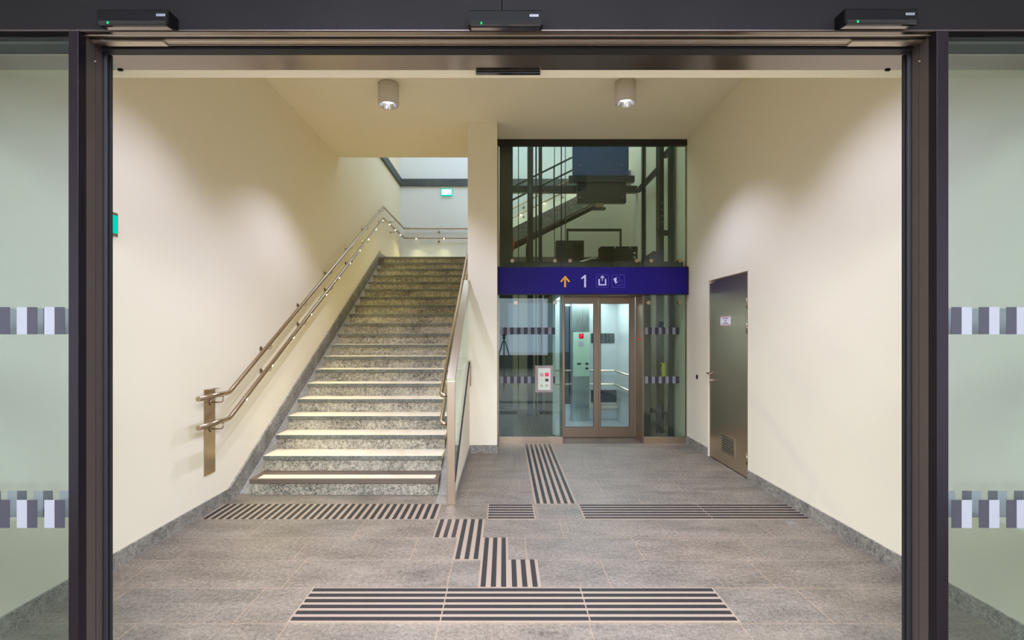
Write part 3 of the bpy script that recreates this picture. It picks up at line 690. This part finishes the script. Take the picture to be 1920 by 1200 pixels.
# portal and doors
PT = thing('lift_door_portal', (1.44, 7.72, 0), 'brushed steel portal and deep jambs around the lift doors', 'door portal')
PZ = 2.155; YD = 7.92
obj('jamb', box(JL-0.012, JL, YE-0.015, YD, 0, PZ+0.012), M['lift_steel'], PT)
obj('jamb', box(JR-0.008, JR+0.012, YE-0.015, YD, 0, PZ+0.012), M['lift_steel'], PT)
obj('head', box(JL, JR-0.008, YE-0.015, YD, PZ, PZ+0.012), M['lift_steel'], PT)
obj('threshold', box(JL, JR-0.008, YE-0.01, YD+0.12, 0, 0.006), M['threshold'], PT)
obj('housing_side', box(JR+0.03, 2.25, 7.95, 8.06, 0.0, 2.42), M['frame_black'], PT)
obj('transom', box(JL, JR-0.008, YD+0.035, YD+0.08, 2.12, 2.17), M['lift_steel'], PT)
obj('indicator', box(JR-0.0095, JR-0.008, 7.62, 7.74, 1.50, 1.525), M['red_dim'], PT)
def leaf(x0, x1, y, gx0, gx1, label):
    t = thing('lift_door_leaf', ((x0+x1)/2, y, 0), label, 'lift door', 'lift door leaves')
    gz0, gz1 = 0.163, 2.057
    bm = bmesh.new(); bx(bm, x0, gx0, y, y+0.032, 0.012, 2.15); bx(bm, gx1, x1, y, y+0.032, 0.012, 2.15); bx(bm, gx0, gx1, y, y+0.032, 0.012, gz0); bx(bm, gx0, gx1, y, y+0.032, gz1, 2.15)
    obj('frame', bm, M['lift_steel'], t)
    obj('pane', box(gx0, gx1, y+0.010, y+0.020, gz0, gz1), M['glass_door'], t)
    bm = bmesh.new(); bx(bm, gx0, gx0+0.006, y-0.001, y+0.01, gz0, gz1); bx(bm, gx1-0.006, gx1, y-0.001, y+0.01, gz0, gz1); bx(bm, gx0, gx1, y-0.001, y+0.01, gz0, gz0+0.006); bx(bm, gx0, gx1, y-0.001, y+0.01, gz1-0.006, gz1)
    obj('glass_seal', bm, M['rubber'], t)
leaf(0.875, 1.444, YD, 0.93, 1.372, 'left steel framed glass leaf of the lift door')
leaf(1.448, 2.008, YD, 1.478, 1.92, 'right steel framed glass leaf of the lift door')

# blue sign
SG = thing('platform_direction_sign', (1.28, 7.45, 2.17), 'long blue sign with yellow arrow and numeral 1 above the lift doors', 'sign')
obj('frame', box(-0.10, 2.655, 7.445, 7.515, 2.155, 2.56), M['sign_frame'], SG)
YS = 7.440
obj('panel', box(-0.082, 2.64, YS, 7.446, 2.168, 2.548), M['sign_blue'], SG)
def px(x, y, d=YS): return ((x-945)*d/970, 1.6+(625-y)*d/970)
def stroke(bm, pts, wd, y=YS, t=0.002):
    pts = [Vector((p[0], p[1])) for p in pts]
    for a, b in zip(pts, pts[1:]):
        d = (b-a).normalized(); n = Vector((-d.y, d.x))*wd/2; e = d*wd*0.0
        q = [a-e+n, a-e-n, b+e-n, b+e+n]; prism([(v.x, v.y) for v in q], 'y', y-t, y, bm)
        t += 0.00012
    return bm
bm = bmesh.new(); stroke(bm, [px(1059.5, 538.5), px(1059.5, 520)], 0.026); stroke(bm, [px(1051.6, 528.5), px(1060.1, 518.2)], 0.024); stroke(bm, [px(1067.6, 528.5), px(1059.0, 518.2)], 0.024, t=0.0025)
obj('arrow', bm, M['yellow'], SG)
bm = bmesh.new(); stroke(bm, [px(1097, 538.6), px(1097, 515.6)], 0.026); stroke(bm, [px(1090, 522.5), px(1097.8, 516.6)], 0.022, t=0.0025)
obj('numeral', bm, M['sign_white'], SG)
def ring_box(x0, x1, y0, y1, wd=0.006):
    bm = bmesh.new(); r_ = 2.6; P_ = []
    for cx, cy, a0 in ((x1-r_, y0+r_, -90), (x1-r_, y1-r_, 0), (x0+r_, y1-r_, 90), (x0+r_, y0+r_, 180)):
        for k in range(5):
            a = R(a0+k*22.5); P_.append(px(cx+r_*math.cos(a), cy+r_*math.sin(a)))
    P_.append(P_[0]); return stroke(bm, P_, wd, t=0.001)
obj('pictogram_border', ring_box(1117.8, 1140.6, 515.4, 538.8), M['faint'], SG)
obj('pictogram_border', ring_box(1147.6, 1171.0, 515.4, 538.8), M['faint'], SG)
bm = bmesh.new(); stroke(bm, [px(1123.3, 523.2), px(1123.3, 535.0)], 0.020); stroke(bm, [px(1135.4, 523.2), px(1135.4, 535.0)], 0.020); stroke(bm, [px(1122.2, 534.0), px(1136.7, 534.0)], 0.018, t=0.0026)
stroke(bm, [px(1129.4, 527), px(1129.4, 518)], 0.010, t=0.003); stroke(bm, [px(1126.0, 521.4), px(1129.7, 517.2)], 0.013, t=0.0034); stroke(bm, [px(1132.8, 521.4), px(1129.1, 517.2)], 0.013, t=0.0038)
obj('lift_pictogram', bm, M['sign_white'], SG)
bm = bmesh.new(); prism([px(1150.2, 522.5), px(1156, 520), px(1155.8, 528.5), px(1158.6, 529.2), px(1155, 531.2), px(1153.2, 530.8)], 'y', YS-0.002, YS, bm)
obj('ticket_pictogram', bm, M['sign_white'], SG)
bm = bmesh.new()
stroke(bm, [px(1156.5, 519), px(1162, 519.5), px(1161.5, 524), px(1165, 526), px(1168, 529)], 0.006); stroke(bm, [px(1157, 527), px(1160, 525.5), px(1162.5, 528), px(1158.8, 529.6)], 0.006, t=0.003)
stroke(bm, [px(1153.5, 532), px(1156, 534.8), px(1164, 534.8), px(1168, 533)], 0.006, t=0.004)
obj('hand_outline', bm, M['faint'], SG)

# call panel on the left lower pane
CP = thing('lift_call_panel', (0.58, 7.5, 0.75), 'grey framed lift call panel with red arrow display on the left shaft glass', 'call panel')
def pz(x, y, d=7.49): return ((x-945)*d/970, 1.6+(625-y)*d/970)
x0, z1 = pz(1003.3, 685.6); x1, z0 = pz(1037.2, 735.6)
obj('frame', box(x0, x1, 7.488, YE-0.0015, z0, z1, 0.003), M['anod2'], CP); CP.children[0].data.materials[0] = simple('taupe_frame', (150, 136, 124), 0.5)
a0, b1 = pz(1008.8, 690.4); a1, b0 = pz(1032.0, 731.2)
pl = obj('face_plate', box(a0, a1, 7.484, 7.489, b0, b1), M['pale_plate'], CP)
def pbox(xa, ya, xb, yb, m, n, yy=7.482):
    u0, v1 = pz(xa, ya); u1, v0 = pz(xb, yb); return obj(n, box(u0, u1, yy, 7.485, v0, v1), m, pl)
pbox(1022, 699, 1028.6, 705.8, M['red_dim'], 'floor_display')
bm = bmesh.new(); u, v = pz(1025.3, 705); u, v2 = pz(1025.3, 700.2); stroke(bm, [(u, v), (u, v2)], 0.018, y=7.482); stroke(bm, [pz(1023, 702.5), pz(1025.5, 700)], 0.01, y=7.481); stroke(bm, [pz(1027.6, 702.5), pz(1025.1, 700)], 0.01, y=7.480)
obj('arrow', bm, M['red_led'], pl)
pbox(1021.5, 709.2, 1029, 715.8, M['tube'], 'button_surround', 7.4825); pbox(1022.8, 710.6, 1027.8, 714.6, M['rubber'], 'call_button', 7.479)
pbox(1013, 721, 1017.5, 724.5, M['tube'], 'braille_plate'); pbox(1022.8, 721, 1027.3, 724.5, M['tube'], 'braille_plate')
cx, cz = pz(1015.4, 702.4)
bm = bmesh.new(); P_ = [(cx+0.024*math.cos(R(a)), cz+0.024*math.sin(R(a))) for a in range(0, 361, 20)]; stroke(bm, P_, 0.005, y=7.484, t=0.001); stroke(bm, [(cx-0.016, cz+0.016), (cx+0.016, cz-0.016)], 0.005, y=7.484, t=0.003)
obj('prohibition_sign', bm, M['red'], pl)
bm = bmesh.new(); stroke(bm, [(cx-0.012, cz-0.006), (cx+0.012, cz-0.002)], 0.006, y=7.484, t=0.0008); obj('pictogram', bm, M['rubber'], pl)

# ================================================================== STEEL SERVICE DOOR
D = thing('door_1', (XR, 6.2, 0), 'brushed steel service door with vent grille in the right wall', 'door'); D['kind'] = 'structure'
XD = XR+0.010
obj('leaf', box(XD, XD+0.045, DY0+0.035, DY1-0.012, 0.012, DZ1-0.04, 0.002), M['door_steel'], D)
bm = bmesh.new(); bx(bm, XR+0.016, XR+0.088, DY0+0.002, DY0+0.030, 0, DZ1); bx(bm, XR+0.05, XR+0.088, DY1-0.010, DY1-0.002, 0, DZ1); bx(bm, XR+0.035, XR+0.088, DY0+0.03, DY1-0.01, DZ1-0.036, DZ1-0.002)
obj('door_frame', bm, M['door_steel'], D)
for z in (1.93, 1.66, 0.22):
    bm = bmesh.new(); tube(bm, [(XD-0.004, DY0+0.032, z-0.06), (XD-0.004, DY0+0.032, z+0.06)], 0.009, 12); obj('hinge', bm, M['tube'], D)
hy = DY1-0.075
bm = bmesh.new(); tube(bm, soften([(XD, hy, 1.09), (XD-0.06, hy, 1.09), (XD-0.06, hy-0.02-0.10, 1.09)], 0.012), 0.011, 12)
hd = obj('door_handle', bm, M['tube'], D)
obj('rosette', disc((XD-0.006, hy, 1.09), (1, 0, 0), 0.026, 0.007, 20), M['tube'], hd)
hl = obj('lock', disc((XD-0.006, hy, 1.00), (1, 0, 0), 0.020, 0.007, 20), M['tube'], D)
bm = bmesh.new(); bx(bm, XD-0.03, XD-0.006, hy-0.003, hy+0.003, 0.985, 1.008); obj('key', bm, M['alu'], D)
# vent grille
vy0, vy1, vz0, vz1 = 5.98, 6.36, 0.155, 0.375
bm = bmesh.new(); bx(bm, XD-0.008, XD, vy0, vy0+0.025, vz0, vz1); bx(bm, XD-0.008, XD, vy1-0.025, vy1, vz0, vz1); bx(bm, XD-0.008, XD, vy0+0.025, vy1-0.025, vz0, vz0+0.022); bx(bm, XD-0.008, XD, vy0+0.025, vy1-0.025, vz1-0.022, vz1)
vg = obj('vent_grille', bm, M['steel'], D)
obj('vent_backing', box(XD-0.0015, XD, vy0+0.025, vy1-0.025, vz0+0.022, vz1-0.022), M['rubber'], vg)
for i in range(6):
    z = vz0+0.030+i*0.029
    obj('slat', prism([(XD-0.009, z), (XD-0.007, z-0.002), (XD-0.001, z+0.014), (XD-0.003, z+0.016)], 'y', vy0+0.02, vy1-0.02), M['steel'], vg)
# notice on the door
def door_pt(x, y): 
    yy = XD*970/(x-945); return yy, 1.6+(625-y)*yy/970
ny0, _ = door_pt(1370, 600); ny1, _ = door_pt(1351, 600)
nz1, nz0 = 1.805, 1.695
M['paper'] = simple('white_notice', (240, 236, 236), 0.6)
NT = obj('notice', box(XD-0.0015, XD, ny0, ny1, nz0, nz1), M['paper'], D)
bm = bmesh.new(); bx(bm, XD-0.002, XD-0.0015, ny0+0.004, ny1-0.004, nz1-0.012, nz1-0.006); bx(bm, XD-0.002, XD-0.0015, ny0+0.004, ny1-0.004, nz0+0.006, nz0+0.012)
obj('red_stripe', bm, M['red'], NT)
ym = (ny0+ny1)/2; rr = (R(90), 0, R(-90))
for s_, z_, sz in (('Elektrischer Betriebsraum', 0.084, 0.0155), ('Zutritt', 0.057, 0.024), ('nicht gestattet', 0.029, 0.0235)):
    text('lettering', s_, sz, M['rubber'], NT, (XD-0.002, ym, nz0+z_), rot=rr, ext=0.0002, bold=0.0004)
t = obj('wall_button', disc((XR-0.006, 7.13, 1.0), (1, 0, 0), 0.032, 0.006, 24), M['rubber']); tag(t, 'small round black sensor on the right wall beside the steel door', 'wall sensor')

# ================================================================== EXIT SIGNS
t = thing('exit_sign', (-1.45, YB-0.04, 3.6), 'lit green-rimmed emergency exit sign high on the far landing wall', 'exit sign')
obj('housing', box(-1.60, -1.315, YB-0.05, YB, 5.105, 5.275), M['exit_green'], t)
obj('face', box(-1.58, -1.335, YB-0.054, YB-0.05, 5.125, 5.258), M['exit'], t)
t = thing('side_exit_sign', (XL+0.03, 3.36, 2.3), 'emergency exit sign seen edge-on on the left wall by the door post', 'exit sign')
obj('housing', box(XL, XL+0.035, 3.22, 3.50, 2.25, 2.41, 0.003), M['steel'], t)
obj('face', box(XL+0.035, XL+0.042, 3.235, 3.485, 2.27, 2.39), M['exit_green'], t)

# ================================================================== HALL IN FRONT (reflected in the glass)
tl = thing('hall_light', (0, -1.0, 3.78), 'long white tube light on the hall ceiling, nearest the entrance', 'ceiling light', 'hall tube lights')
obj('diffuser', box(-1.6, 1.6, -1.04, -0.96, 3.74, 3.78), M['tube_light'], tl)
obj('housing', box(-1.62, 1.62, -1.06, -0.94, 3.78, 3.80), M['lamp_body'], tl)
for y, q in ((-3.0, 'second'), (-5.0, 'third'), (-7.0, 'fourth')): dup(tl, (0, y, 3.78), 'long white tube light on the hall ceiling, %s from the entrance' % q)
area('hall_tube_glow', (0, -1.5, 3.70), (0, 0, 0), 3.4, 3.0, 740, (0.86, 0.93, 1.14))
TP = thing('camera_tripod', (0, -0.1, 0), 'black camera tripod reflected in the left lift glass', 'tripod')
for a in (90, 210, 330):
    c, s_ = math.cos(R(a)), math.sin(R(a)); bm = bmesh.new()
    tube(bm, [(0.03*c, -0.1+0.03*s_, 1.38), (0.25*c, -0.1+0.25*s_, 0.75)], 0.017, 10); tube(bm, [(0.25*c, -0.1+0.25*s_, 0.77), (0.5*c, -0.1+0.5*s_, 0.02)], 0.012, 10)
    l = obj('leg', bm, M['black'], TP)
bm = bmesh.new(); tube(bm, [(0, -0.1, 0.95), (0, -0.1, 1.44)], 0.016, 12); obj('centre_column', bm, M['black'], TP)
obj('head', box(-0.04, 0.04, -0.14, -0.06, 1.43, 1.53, 0.01), M['black'], TP)
CM = thing('photo_camera', (0, -0.1, 1.53), 'black photo camera on the tripod', 'camera')
obj('body', box(-0.07, 0.07, -0.16, -0.09, 1.535, 1.64, 0.01), M['black'], CM)
obj('lens', disc((0, -0.09, 1.59), (0, 1, 0), 0.036, 0.07, 24), M['black'], CM)
